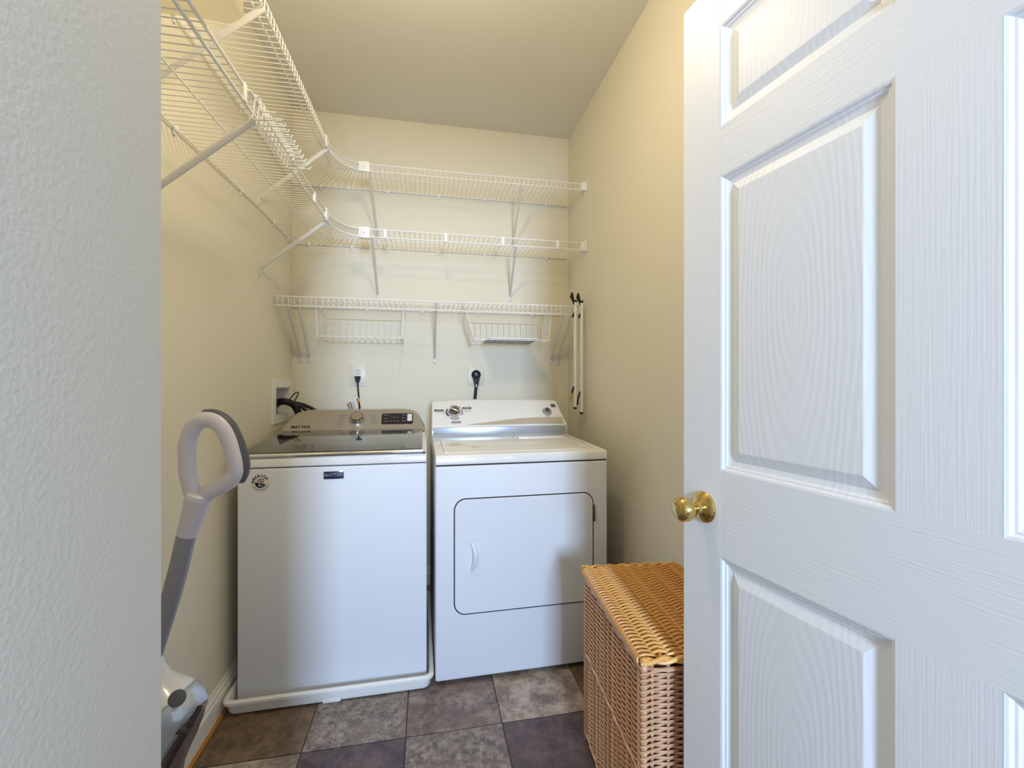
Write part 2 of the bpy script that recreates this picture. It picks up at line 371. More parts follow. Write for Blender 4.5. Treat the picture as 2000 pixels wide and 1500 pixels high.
def corner_shelf(z0, lip, kind, label):
    t = thing('corner_wire_shelf', label, 'shelf', (XL, YB, z0))
    cx, cy = -.314-XL, YJ-YB; rx, ry = -.314-XF, 2.40-YJ
    def arc(u, z, off=0): a = math.pi-u*math.pi/2; return (cx+(rx-off)*math.cos(a), cy+(ry-off)*math.sin(a), z)
    rr = .0026 if kind == 'lip' else .0040
    N = 18
    MB().tube([arc(k/N, 0) for k in range(N+1)], rr, 8).build('front_rod', wirem, t)
    MB().tube([arc(k/N, -lip) for k in range(N+1)], rr, 8).build('lower_front_rod', wirem, t)
    MB().tube([(.007, YJ-YB+.01, -.003), (.007, -.012, -.003), (.012, -.007, -.003), (cx-.01, -.007, -.003)], .0030, 6).build('rear_rod', wirem, t)
    if kind == 'lip': MB().tube([(.257, YJ-YB, -.004), (.262, -.262, -.004), (.275, -.245, -.004), (cx, -.262, -.004)], .0024, 6).build('middle_rod', wirem, t)
    else: MB().tube([(.15, YJ-YB, -.004), (.152, -.17, -.004), (.165, -.155, -.004), (cx, -.17, -.004)], .0024, 6).build('middle_rod', wirem, t)
    la, lb = YB-YJ, cx; tot = la+lb
    n = 27
    for k in range(n):
        u = (k+.5)/n; q = u*tot
        w = (.006, YJ-YB+q, 0) if q < la-.006 else (max(q-la, .006), -.006, 0)
        a = arc(u, .001)
        pts = [w, a]
        if kind == 'lip': a2 = arc(u, -.003, -.003); a3 = arc(u, -lip, -.003); pts = [w, arc(u, .002, .002), a2, a3]
        MB().tube(pts, CR, 5).build('cross_wire', wirem, t)
    jp = MB().bbox((-.030, -.007, -lip-.007), (.026, .006, .011), .002).tube([(-.002, -.006, -lip/2), (-.002, -.010, -lip/2)], .005, 10)
    MB().add(jp.v, jp.f).build('joining_plate', clipm, t, loc=(cx, -.32, 0))
    v = [(-y, x, z) for x, y, z in jp.v]
    MB().add(v, jp.f).build('joining_plate', clipm, t, loc=(XF-XL, YJ-YB, 0))
    for p in ((cx, -.3285, -lip/2), ):
        MB().tube([(p[0]-.002, p[1]-.0015, p[2]), (p[0]-.002, p[1]-.003, p[2])], .0022, 8).build('plate_screw', printg, t)
    return t
ZU, ZM, ZL = 2.362, 2.023, 1.657
sLU = left_shelf(ZU, 'lip', 'white wire shelf along the left wall at the topmost level')
sLM = left_shelf(ZM, 'rod', 'white wire shelf along the left wall at the middle level, holding the bin')
sCU = corner_shelf(ZU, .034, 'lip', 'curved white wire corner shelf joining the two topmost shelves')
sCM = corner_shelf(ZM, .040, 'rod', 'curved white wire corner shelf joining the two middle shelves')
sBU = back_shelf(ZU, 'lip', -.314, 'topmost straight white wire shelf on the back wall', .034, (-.225, .077, .353, .751))
sBM = back_shelf(ZM, 'rod', -.314, 'middle straight white wire shelf on the back wall with double front rail', .040, (-.225, .074, .356, .755))
sBL = back_shelf(ZL, 'low', XL+.004, 'lowest white wire shelf above washer and dryer, baskets hanging below', .046, (-.60, -.34, -.02, .32, .66), XR-.03)
wc = clip_mesh(1)
for x in (-.44, -.60): link('wall_clip', wc, sCU, (x-XL, 0, 0))
for x in (-.662, -.428): link('wall_clip', wc, sCM, (x-XL, 0, 0))
wc = clip_mesh(0)
for y in (2.385, 2.62): link('wall_clip', wc, sCM, (0, y-YB, 0)); link('wall_clip', wc, sCU, (0, y-YB, 0))
def W(t, p): l = t.location; return (p[0]-l.x, p[1]-l.y, p[2]-l.z)
brace(sCU, W(sCU, (XF, 2.205, 2.325)), W(sCU, (XL, 2.205, 2.066)), 'left')
brace(sCM, W(sCM, (XF, 2.205, 1.985)), W(sCM, (XL, 2.205, 1.742)), 'left')
brace(sLU, W(sLU, (XF, 1.375, 2.292)), W(sLU, (XL, 1.375, 2.035)), 'left')
brace(sLM, W(sLM, (XF, 1.325, 1.945)), W(sLM, (XL, 1.325, 1.690)), 'left')
brace(sLU, W(sLU, (XF, .62, 2.26)), W(sLU, (XL, .62, 2.00)), 'left')
brace(sLM, W(sLM, (XF, .62, 1.92)), W(sLM, (XL, .62, 1.66)), 'left')
for t, z, (xa, xb), zf in ((sCU, ZU, (-.288, -.281), 2.073), (sBU, ZU, (.524, .535), 2.073), (sCM, ZM, (-.276, -.281), 1.744), (sBM, ZM, (.492, .518), 1.764)):
    brace(t, W(t, (xa, 2.402, z-.038)), W(t, (xb, YB, zf)), 'back')
for xa, xb in ((-.697, -.705), (-.644, -.660), (.054, .052), (.780, .782), (.826, .830)):
    brace(sBL, W(sBL, (xa, 2.402, ZL-.002)), W(sBL, (xb, YB, 1.368)), 'back')
# ------------------------------------------------------------------ wire rack clipped on the middle left shelf
hr = thing('hook_rack', 'small white wire hook rack clipped on the front of the middle left shelf', 'rack', (XF, 1.33, ZM-TL*(YJ-1.33)))
hm = MB().tube([(.010, 0, .004), (.012, 0, .010), (.008, 0, .013), (.002, -.002, -.040), (.000, -.003, -.052), (.006, -.003, -.058), (.074, -.010, -.057), (.078, -.010, -.050)], .0021, 6).mesh('hook', clipm)
hm2 = MB().tube([(.010, 0, .004), (.012, 0, .012), (.016, 0, .002), (.016, 0, -.020), (.022, -.002, -.026), (.055, -.004, -.026)], .0021, 6).mesh('hook', clipm)
for k in range(11):
    link('hook', hm, hr, (0, -.035+k*.030, TL*(-.035+k*.030)))
    link('hook', hm2, hr, (0, -.02+k*.030, TL*(-.02+k*.030)))
MB().tube([(.006, -.07, -.001), (.006, .31, .016)], .0030, 6).build('rack_rail', clipm, hr)
MB().tube([(.004, -.045, -.030), (.004, .30, -.014)], .0020, 6).build('rack_rail', clipm, hr)
MB().tube([(.035, -.045, -.0555), (.035, .30, -.040)], .0016, 6).build('rack_rail', clipm, hr)
# ------------------------------------------------------------------ bin on the middle left shelf
bt = thing('storage_bin', 'translucent white plastic bin on the middle left wire shelf, cut by the top edge', 'bin', (-.545, .86, 1.9735))
bt.rotation_euler = (math.atan(TL), 0, 0)
b = MB(); rings = []
for (sx, sy, z) in ((.150, .165, 0), (.160, .177, .003), (.167, .184, .012), (.176, .196, .15), (.182, .202, .20)):
    rings.append([(x, y, z) for x, y in rrect(-sx, -sy, sx, sy, .035, 5)])
allr = rings; n = len(rings[0])
vs = [p for r in allr for p in r]; fs = [tuple(reversed(range(n)))]
for i in range(len(allr)-1):
    for k in range(n): fs.append((i*n+k, i*n+(k+1) % n, (i+1)*n+(k+1) % n, (i+1)*n+k))
b.add(vs, fs).build('tub', binm, bt)
MB().tube([(x, y, .198) for x, y in rrect(-.184, -.204, .184, .204, .036, 5)], .006, 8, closed=True).build('rim', binm, bt)
# ------------------------------------------------------------------ under-shelf baskets
def basket(name, label, xt0, xt1, xb0, xb1, x):
    t = thing(name, label, 'basket', (0, 0, 0), group=None)
    zt, zb, yb, yf = ZL+.002, 1.458, 2.675, 2.425
    zr = 1.592
    n = int((xb1-xb0)/.0335)
    for k in range(n+1):
        u = k/n; xb = xb0+(xb1-xb0)*u
        MB().tube([(xb, yf, zb+.004), (xb, yb-.01, zb), (xb, yb, zb+.008), (xb+(.5-u)*-.01, yb+.004, zr)], .0015, 5).build('cross_wire', wirem, t)
    MB().tube([(xb0, yf, zb+.004), (xb1, yf, zb+.004)], .0023, 6).build('bottom_rail', wirem, t)
    MB().tube([(xb0, yb-.004, zb), (xb1, yb-.004, zb)], .0023, 6).build('bottom_rail', wirem, t)
    MB().tube([(xb0, yb+.004, zr), (xb1, yb+.004, zr)], .0026, 6).build('back_rail', wirem, t)
    for s, xt, xb in ((0, xt0, xb0), (1, xt1, xb1)):
        sg = 1 if s == 0 else -1
        for k in range(7):
            y = yf+(yb-yf)*k/6; top = zt if k < 1 else zr+.045-(.045)*k/6
            u = (top-zb)/(zt-zb)
            MB().tube([(xb+.012*sg, y, zb+.002), (xb, y, zb+.010), (xb+(xt-xb)*u, y, top)], .0015, 5).build('side_wire', wirem, t)
        u = (zr-zb)/(zt-zb); xr = xb+(xt-xb)*u; u2 = (zr+.045-zb)/(zt-zb)
        MB().tube([(xb+(xt-xb)*u2, yf, zr+.045), (xr, yb, zr)], .0023, 6).build('side_rail', wirem, t)
        MB().tube([(xt, yf, zt), (xt, yf+.10, zt), (xb+(xt-xb)*u2, yf+.13, zr+.025)], .0023, 6).build('hanger_wire', wirem, t)
        MB().tube([(xt, yf, zt), (xt+.02*sg, yf, zt+.006), (xt+.12*sg, yf, zt+.006)], .0023, 6).build('hanger_wire', wirem, t)
        MB().tube([(xt, yf, zt), (xb, yf, zb+.006)], .0023, 6).build('corner_wire', wirem, t)
    return t
basket('under_shelf_basket', 'empty white wire basket hanging under the lowest shelf, above the washer', -.560, -.115, -.552, -.128, 0)
basket('under_shelf_basket', 'white wire basket hanging under the lowest shelf, above the dryer', .200, .705, .262, .690, 0)
tr = thing('flat_board', 'thin white and grey flat board lying in the basket above the dryer', 'board', (.485, 2.555, 1.4615))
MB().bbox((-.150, -.125, .0), (.140, .105, .007), .002).build('lower_board', greyboard, tr)
MB().bbox((-.135, -.118, .0072), (.145, .105, .015), .002).build('upper_board', whitepl, tr)
# ------------------------------------------------------------------ outlets and plugs
def plate(x0, x1, z0, z1, name, label):
    t = thing(name, label, 'outlet', ((x0+x1)/2, YB, (z0+z1)/2))
    w, h = (x1-x0)/2, (z1-z0)/2
    MB().bbox((-w, -.006, -h), (w, 0, h), .003).build('cover_plate', ivory, t)
    return t
p1 = plate(-.438, -.346, 1.203, 1.332, 'wall_outlet', 'ivory duplex wall outlet behind the washer, washer cord plugged in')
for zz in (.021, -.021):
    MB().lathe([(.0172, 0), (.0172, .0075), (.016, .009)], (0, 0, zz), '-y', 24).build('socket', ivory, p1)
for sx in (-.0055, .0055): MB().box((sx-.001, -.0102, .021), (sx+.001, -.0088, .031)).build('socket_slot', printk, p1)
MB().tube([(0, -.0088, .011), (0, -.0102, .011)], .0026, 10).build('socket_slot', printk, p1)
MB().tube([(0, -.0055, 0), (0, -.0075, 0)], .0022, 8).build('plate_screw', ivory, p1)
pc = thing('washer_power_cord', 'thin black power cord with flat plug running down behind the washer', 'cord', (-.392, 2.71, 1.247))
b = MB()
b.prism([(-.015, .014), (.015, .014), (.017, .008), (.008, -.024), (-.008, -.024), (-.017, .008)], .020, lambda u, v, q: (u, -.0035-q, v))
b.build('plug', rubber, pc)
MB().tube([(0, -.012, -.020), (.002, -.013, -.06), (.006, -.014, -.10), (.012, -.03, -.15), (.016, -.06, -.20), (.02, -.08, -.30)], .0046, 8).build('cable', rubber, pc)
tg = D.objects.new('warning_tag', None); COL.objects.link(tg); tg.parent = pc; tg.location = (.008, -.016, -.145)
def curved(x0, x1, z0, z1, off, m, nm, par, n=6):
    b = MB(); vs = []
    for i in range(n+1):
        u = i/n; x = x0+(x1-x0)*u
        y = -.02+.55*(x+.02)**2*20+off
        sh = .22*x
        vs += [(x, y, z0+sh), (x, y, z1+sh)]
    b.add(vs, [(2*i, 2*i+2, 2*i+3, 2*i+1) for i in range(n)])
    vs2 = [(x, y+.0004, z) for x, y, z in vs]
    b.add(vs2, [(2*i+1, 2*i+3, 2*i+2, 2*i) for i in range(n)])
    return b.build(nm, m, par)
D.objects.remove(tg)
tgp = curved(-.066, .009, -.175, -.110, -.016, tagw, 'warning_tag', pc)
_c = Vector((.009, 0, -.115)); _R = Matrix.Rotation(-.30, 3, 'Y'); tgp.rotation_euler = (0, -.30, 0); tgp.location = _c-_R @ _c
tgp['label'] = 'white paper tag with orange bars'
curved(-.006, .006, -.173, -.112, -.0168, orange, 'orange_bar', tgp, 2)
curved(-.046, -.038, -.173, -.112, -.0168, orange, 'orange_bar', tgp, 2)
curved(-.066, -.052, -.174, -.112, -.0166, tagg, 'grey_strip', tgp, 2)
curved(-.030, -.027, -.168, -.118, -.0168, printg, 'print_line', tgp, 1)
curved(-.020, -.018, -.168, -.118, -.0168, printg, 'print_line', tgp, 1)
p2 = plate(.252, .354, 1.206, 1.332, 'wall_outlet', 'ivory square wall outlet behind the dryer, big round plug in it')
dc = thing('dryer_power_cord', 'thick black dryer cord with a large round plug in the outlet', 'cord', (.303, 2.712, 1.272))
MB().lathe([(.028, .001), (.029, .010), (.027, .020), (.020, .026), (.010, .028)], (0, 0, 0), '-y', 28).build('plug', rubber, dc)
MB().lathe([(.013, .026), (.013, .030), (.010, .031)], (0, 0, .002), '-y', 20).build('plug_centre', mat('dark_blue_plastic', (50, 62, 84), .3), dc)
MB().prism([(-.024, -.008), (.024, -.008), (.012, -.066), (-.010, -.066)], .020, lambda u, v, q: (u, -.003-q, v)).build('strain_relief', rubber, dc)
MB().tube([(0, -.013, -.060), (0, -.014, -.076)], .0105, 12).build('cable_clamp', knobdark, dc)
MB().tube([(0, -.014, -.070), (-.004, -.016, -.11), (-.010, -.03, -.16), (-.016, -.06, -.25), (-.02, -.08, -.34)], .0088, 10).build('cable', rubber, dc)
# ------------------------------------------------------------------ washer outlet box and hoses
ob = thing('washer_outlet_box', 'white recessed plastic washer outlet box in the left wall near the corner', 'outlet box', (XL, 2.54, 1.125))
y0, y1, z0, z1 = oy0-2.54, oy1-2.54, oz0-1.125, oz1-1.125
fy0, fy1, fz0, fz1 = 2.375-2.54, 2.707-2.54, 1.013-1.125, 1.240-1.125
b = MB().box((0, fy0, fz0), (.006, y0, fz1)).box((0, y1, fz0), (.006, fy1, fz1)).box((0, y0, fz0), (.006, y1, z0)).box((0, y0, z1), (.006, y1, fz1))
b.build('face_frame', whitepl, ob, smooth=False)
b = MB().box((-.085, y0+.001, z0+.001), (-.080, y1-.001, z1-.001)).box((-.08, y0+.001, z0+.001), (0, y0+.005, z1-.001)).box((-.08, y1-.005, z0+.001), (0, y1-.001, z1-.001)).box((-.08, y0+.005, z0+.001), (0, y1-.005, z0+.005)).box((-.08, y0+.005, z1-.005), (0, y1-.005, z1-.001))
b.build('recess_liner', whitepl, ob, smooth=False)
for yy in (-.05, .01):
    MB().lathe([(.012, 0), (.012, .03), (.018, .032), (.018, .052), (.01, .055)], (-.04, yy, z0+.005), 'z', 16).build('valve', bluep, ob)
MB().bbox((-.055, -.085, z0+.06), (-.02, .03, z0+.085), .004).build('blue_handle', bluep, ob)
hs = thing('drain_hose', 'thick black drain hose bending out of the wall box down behind the washer', 'hose', (XL, 2.54, 1.1))
pts = [(-.04, -.03, .0), (-.01, -.03, .020), (.03, -.04, .022), (.060, -.02, .005), (.080, .0, -.04), (.088, .01, -.09), (.090, .015, -.15), (.09, .015, -.25)]
def smooth(p, n=6):
    p = [Vector(q) for q in p]; o = []
    for i in range(len(p)-1):
        a, b, c, d = p[max(i-1,0)], p[i], p[i+1], p[min(i+2, len(p)-1)]
        for k in range(n):
            t = k/n; o.append(.5*((2*b)+(c-a)*t+(2*a-5*b+4*c-d)*t*t+(3*b-a-3*c+d)*t**3))
    o.append(p[-1]); return o
pp = smooth(pts, 10); MB().tube(pp, [.0165 if k % 2 else .0185 for k in range(len(pp))], 14).build('corrugated_hose', rubber, hs)
for k, dy in enumerate((.0, .035)):
    h = thing('supply_hose', ['black rubber supply hose beside the drain hose, nearer the corner', 'black rubber supply hose curving behind the washer console, highest of the hoses'][k], 'hose', (XL, 2.54+dy, 1.1))
    MB().tube(smooth([(-.035, .01, .0), (-.01, .01, .018), (.04, .0, .018-.004*k), (.085+.02*k, .0, -.002), (.13+.035*k, .01, -.040), (.17+.03*k, .012, -.09), (.17+.03*k, .012, -.2)], 8), .0095, 10).build('hose_tube', rubber, h)
ct = tag(MB().tube(smooth([(.040, -.02, .028), (.058, -.025, .055), (.078, -.03, .070), (.088, -.03, .066), (.072, -.03, .030), (.070, -.03, .018)], 6), .0028, 6).build('cable_tie', rubber, loc=(XL, 2.54, 1.1)), 'black cable tie loop sticking up from the washer hoses', 'cable tie')
# ------------------------------------------------------------------ drip pan and washer
dp = thing('drip_pan', 'white plastic drip pan on the tiled floor under the washer', 'pan', (-.350, 1.765, 0), math.radians(.6))
def pan():
    b = MB(); L, Wd = .382, .76
    def ring(ins, z): return [(x, y, z) for x, y in rrect(-L+ins, ins, L-ins, Wd-ins, .035-ins*.3, 6)]
    rs = [ring(.022, .006), ring(.017, .006), ring(.014, .012), ring(.012, .038), ring(.002, .042), ring(0, .048), ring(.001, .055), ring(.007, .060), ring(.016, .058), ring(.020, .050), ring(.024, .014), ring(.028, .010)]
    n = len(rs[0]); vs = [p for r in rs for p in r]; fs = [tuple(reversed(range(n)))]
    for i in range(len(rs)-1):
        for k in range(n): fs.append((i*n+k, i*n+(k+1) % n, (i+1)*n+(k+1) % n, (i+1)*n+k))
    fs.append(tuple((len(rs)-1)*n+k for k in range(n)))
    return b.add(vs, fs)
pan().build('tray', whitepl, dp)
MB().bbox((-.036, .013, 0), (.030, .045, .02), .004).build('drain_fitting', whitepl, dp)
MB().bbox((-.34, .06, 0), (-.28, .7, .008), .002).build('support_rib', whitepl, dp); MB().bbox((.28, .06, 0), (.34, .7, .008), .002).build('support_rib', whitepl, dp)
wa = thing('washing_machine', 'white top-loading washing machine with smoked glass lid and silver console', 'washing machine', (-.697, 1.822, .0), math.radians(.5))
WW, WD = .700, .70
b = MB().bbox((0, 0, .024), (WW, WD, .893), .006, 3); b.build('cabinet', enamel, wa)
MB().box((.006, .006, .890), (WW-.006, WD-.006, .900)).build('top_seam', darkgap, wa)
# deck ring that rises towards the back
def deck():
    b = MB(); prof = []
    zf, zr = .934, .972
    poly = [(0, .896), (0, zf-.010), (.004, zf-.003), (.012, zf), (.50, zr), (WD, zr), (WD, .896)]
    b.prism(poly, WW, lambda u, v, q: (q, u, v)); return b
o = deck().build('top_deck', enamel2, wa)
m = o.modifiers.new('bevel', 'BEVEL'); m.width = .005; m.segments = 3; m.limit_method = 'ANGLE'
for x in (.07, .62):
    for y in (.08, .6): MB().tube([(x, y, .012), (x, y, .026)], .018, 12).build('foot', rubber, wa)
lid = MB().prism([(.010, .940), (.006, .946), (.008, .952), (.012, .9535), (.505, .9865), (.505, .976)], WW-.026, lambda u, v, q: (.008+q, u, v)).build('lid', glassd, wa)
lid['label'] = 'smoked dark glass lid'
MB().tube([(.006, .006, .9405), (WW-.016, .006, .9405)], .0085, 10, flat=1.0).build('lid_trim', chrome, lid)
MB().box((.005, -.0005, .9345), (WW-.005, .02, .9365)).build('lid_gap', darkgap, wa)
# console
def wcons():
    b = MB(); c0 = (.50, .978); dv = Vector((.125, .100)); sl = dv.normalized(); nrm = Vector((-sl.y, sl.x))
    H = dv.length
    prof = [(.004, 0), (.0, .006), (.018, .07), (.032, .11), (.05, .138), (.078, .153), (.115, H)]
    pts = [(x, v) for x, v in prof] + [(WW-x-.004, v) for x, v in reversed(prof)]
    f = lambda u, v, q: (u, c0[0]+sl.x*v+q*.0, c0[1]+sl.y*v)
    front = [Vector((u, c0[0]+sl.x*v, c0[1]+sl.y*v)) for u, v in pts]
    back = [Vector((u, min(c0[0]+sl.x*v+.10, WD-.004) if v > .02 else WD-.004, c0[1]+sl.y*v)) for u, v in pts]
    n = len(front); b.add(front+back, [tuple(range(n)), tuple(reversed(range(n, 2*n)))]+[(i, (i+1) % n, n+(i+1) % n, n+i) for i in range(n)])
    return b, sl, c0
b, sl, c0 = wcons(); cons = b.build('console', silver, wa)
m = cons.modifiers.new('bevel', 'BEVEL'); m.width = .006; m.segments = 3; m.limit_method = 'ANGLE'; m.angle_limit = math.radians(50)
cons['label'] = 'silver control console'
MB().tube([(.006, c0[0]-.002, c0[1]+.002), (WW-.008, c0[0]-.002, c0[1]+.002)], .0035, 8).build('console_trim', chrome, cons)
# frame on the console face: local x along width, local y up the slope, local z out
CA = math.atan2(sl.y, sl.x)
def on_face(u, v, out=0): return (u, c0[0]+sl.x*v-sl.y*out, c0[1]+sl.y*v+sl.x*out)
def fobj(mb, name, m, par, u, v, out=.0008):
    o = mb.build(name, m, par, loc=on_face(u, v, out)); o.rotation_euler = (CA, 0, 0); return o
kn = fobj(MB().lathe([(.040, 0), (.040, .006), (.036, .014), (.031, .022), (.031, .024)], (0,0,0), 'z', 40), 'cycle_knob', chrome, cons, .352, .085)
fobj(MB().lathe([(.0315, 0), (.0315, .001)], (0,0,0), 'z', 40), 'knob_ring', printk, cons, .352, .085, .0248)
fobj(MB().lathe([(.029, 0), (.0285, .0012)], (0,0,0), 'z', 40), 'knob_cap', mat('spun_metal', (215, 205, 190), .22, 1), cons, .352, .085, .0255)
fobj(MB().prism(rrect(-.080, -.040, .080, .040, .010), .0015, lambda u, v, q: (u, v, q)), 'display_panel', blackp, cons, .554, .086)
fobj(MB().box((-.024, -.012, 0), (.024, .016, .001)), 'screen', dispm, cons, .538, .093, .0024)
for dv2 in (.019, -.008): fobj(MB().prism(rrect(-.012, -.013, .012, .013, .004), .0018, lambda u, v, q: (u, v, q)), 'push_button', tagw, cons, .617, .086+dv2, .0024)
def bars(lst, m, par, out, nm='printed_legend'):
    b = MB()
    for u, v, w in lst: b.box((u-w/2, v-.0011, 0), (u+w/2, v+.0011, .0003))
    return fobj(b, nm, m, par, 0, 0, out)
bars([(.282-.003*k, .118-.0165*k, (.044, .036, .022, .024, .034, .036)[k]) for k in range(6)], printg, cons, .0008)
bars([(.430+.002*k, .118-.016*k, (.032, .020, .022, .034, .034)[k]) for k in range(5)], printg, cons, .0008)
bars([(.497, .112, .022), (.497, .086, .022), (.497, .066, .024), (.522, .066, .012), (.540, .066, .012), (.558, .066, .012), (.588, .112, .022), (.588, .090, .022), (.588, .068, .024)], tagg, cons, .0026)
o = link('brand_lettering', text_mesh('MAYTAG', .022, 'brand_lettering', printk, .0006), cons, on_face(.090, .036, .001), (CA, 0, 0)); o.scale = (1.0, 1.15, 1)
# badge and sticker on the front
bd = MB().bbox((-.037, -.003, -.0135), (.037, 0, .0135), .001).build('brand_badge', navy, wa, loc=(.343, -.0002, .859)); bd['label'] = 'dark badge with raised lettering'
o = link('badge_lettering', text_mesh('MAYTAG', .0185, 'badge_lettering', mat('badge_silver', (150, 156, 176), .3, .6), .0003), bd, (0, -.0032, 0), (math.pi/2, 0, 0)); o.scale = (.92, 1, 1)
MB().bbox((-.037, -.0024, -.0155), (.037, 0, .0155), .001).build('badge_rim', chrome, bd)
st = MB().lathe([(.034, 0), (.034, .0005)], (0,0,0), '-y', 40).build('round_sticker', stick, wa, loc=(.081, -.0004, .840)); st['label'] = 'round flag sticker reading AMERICA'
b = MB()
for k, ch in enumerate('AMERICA'):
    me = text_mesh(ch, .0125, 'x', printk, .0006)
    a = math.radians(172-k*22.5); M = Matrix.Translation((.0265*math.cos(a), -.0008, .0265*math.sin(a))) @ Matrix.Rotation(math.pi/2, 4, 'X') @ Matrix.Rotation(a-math.pi/2, 4, 'Z')
    b.add([M @ v.co for v in me.vertices], [tuple(p.vertices) for p in me.polygons]); D.meshes.remove(me)
b.build('sticker_lettering', printk, st, smooth=False)
b = MB(); pts = [(.0195*math.cos(a), .0195*math.sin(a)) for a in [2*math.pi*k/32 for k in range(32)]]
navyp = [(x, z) for x, z in pts if z < -.001*0+ -.3*x-.001]
def flat(poly, y): return MB().prism(poly, .0003, lambda u, v, q: (u, y-q, v))
flat(sorted(navyp, key=lambda p: math.atan2(p[1]+.008, p[0]+.002)), -.0006).build('flag_blue', navy, st)
for k, (r, a0, a1) in enumerate(((.0185, 60, 150), (.0115, 20, 140), (.0045, -20, 120))):
    p = []
    for q in range(9):
        a = math.radians(a0+(a1-a0)*q/8); p.append((.003+r*math.cos(a), -.003+r*math.sin(a)))
    for q in range(9):
        a = math.radians(a1-(a1-a0)*q/8); p.append((.003+(r-.0035)*math.cos(a), -.003+(r-.0035)*math.sin(a)))
    flat(p, -.0008).build('flag_stripe', red, st)
def star(cx, cz, r): return [(cx+(r if k % 2 == 0 else r*.42)*math.cos(math.pi/2+k*math.pi/5), cz+(r if k % 2 == 0 else r*.42)*math.sin(math.pi/2+k*math.pi/5)) for k in range(10)]
flat(star(-.003, -.009, .0055), -.0011).build('flag_star', stick, st); flat(star(.0055, -.0125, .004), -.0011).build('flag_star', stick, st)
b = MB()
for k in range(26):
    a = math.radians(200+k*5.6); c, s_ = math.cos(a), math.sin(a)
    b.add([(.0245*c, -.0008, .0245*s_), (.0290*c, -.0008, .0290*s_), (.0290*math.cos(a+.05), -.0008, .0290*math.sin(a+.05)), (.0245*math.cos(a+.05), -.0008, .0245*math.sin(a+.05))], [(0, 1, 2, 3)])
b.build('sticker_print', printg, st, smooth=False)
# ------------------------------------------------------------------ dryer
dy = thing('dryer', 'white front-loading clothes dryer with white console, right of the washer', 'dryer', (.037, 1.787, 0), math.radians(.9))
GW, GD = .737, .70
cab = MB().bbox((0, 0, .020), (GW, GD, .884), .008, 3).build('cabinet', enamel, dy)
MB().box((.005, .004, .880), (GW-.005, GD-.005, .890)).build('top_seam', darkgap, dy)
o = MB().prism([(0, .888), (0, .917), (.004, .925), (.012, .9285), (.52, .941), (GD, .941), (GD, .888)], GW, lambda u, v, q: (q, u, v)).build('top_deck', enamel2, dy)
m = o.modifiers.new('bevel', 'BEVEL'); m.width = .005; m.segments = 3; m.limit_method = 'ANGLE'
zt = lambda y: .9285+(y-.012)*.0246
# raised rim around the work surface and lint door
b = MB()
for a in ((.045, .05), (GW-.05, .05)): b.tube([(a[0], .05, zt(.05)), (a[0], .50, zt(.50))], .004, 8, flat=2.2)
b.tube([(.045, .05, zt(.05)), (GW-.05, .05, zt(.05))], .0035, 8, flat=2); b.build('deck_rim', enamel2, o)
MB().bbox((.43, .40, zt(.4)-.004), (.68, .52, zt(.52)+.004), .004).build('lint_door', enamel2, o)
for x in (.08, .66):
    for y in (.06, .6): MB().tube([(x, y, 0), (x, y, .022)], .016, 12).build('foot', rubber, dy)
# console: profile in (y,z)
cp = [(.535, .941), (.528, .945), (.528, .990), (.533, .998), (.640, 1.112), (.650, 1.119), (.665, 1.121), (.69, 1.10), (.697, .941)]
def shape(w, e): return e
b = MB(); prof = cp; n = len(prof); secs = []
NX = 14
for i in range(NX+1):
    u = i/NX; x = u*(GW-.002)+.001
    arch = .010*(1-(2*u-1)**2)
    sec = []
    for (y, z) in prof:
        s_ = max(0, (z-1.0)/.12); ins = .028*s_
        xx = .001+ins*(.15) + u*(GW-.002-ins*1.15)
        sec.append((xx, y, z+arch*s_))
    secs.append(sec)
vs = [p for s_ in secs for p in s_]; fs = [tuple(range(n)), tuple(reversed([NX*n+k for k in range(n)]))]
for i in range(NX):
    for k in range(n): fs.append((i*n+k, (i+1)*n+k, (i+1)*n+(k+1) % n, i*n+(k+1) % n))
con = b.add(vs, fs).build('console', enamel2, dy)
m = con.modifiers.new('bevel', 'BEVEL'); m.width = .004; m.segments = 2; m.limit_method = 'ANGLE'; m.angle_limit = math.radians(60)
MB().bbox((.008, .5235, .947), (GW-.010, .529, .989), .002).build('silver_band', bandm, con)
s2 = Vector((.107, .114)).normalized(); DCA = math.atan2(s2.y, s2.x)
def dface(u, v, out=0): return (u, .533+s2.x*v-s2.y*out, .998+s2.y*v+s2.x*out)
def dobj(mb, name, m, par, u, v, out=.0010):
    o = mb.build(name, m, par, loc=dface(u, v, out)); o.rotation_euler = (DCA, 0, 0); return o
# warm silver swoosh
sw = [(.715, .000), (.12+.06, .000)] + [(.18+.535*k/14, .002+.040*math.sin(min(1, (k/14)*1.35)*math.pi/2)**1.5) for k in range(1, 15)]
dobj(MB().prism(sw, .0008, lambda u, v, q: (u, v, q)), 'swoosh_trim', mat('warm_silver', (206, 196, 178), .3, .35), con, 0, 0, .0032)
arch = .008
k1 = dobj(MB().lathe([(.033, 0), (.032, .004), (.029, .010), (.0285, .012)], (0,0,0), 'z', 36), 'timer_knob', chrome, con, .122, .085, .007)
dobj(MB().lathe([(.0265, 0), (.026, .001)], (0,0,0), 'z', 36), 'knob_face', knobdark, con, .122, .085, .0195)
o = dobj(MB().bbox((-.024, -.0055, 0), (.024, .0055, .012), .003), 'knob_grip', chrome, con, .122, .085, .0205); o.rotation_euler = (DCA, 0, 0); o.rotation_euler.rotate_axis('Z', math.radians(-28))
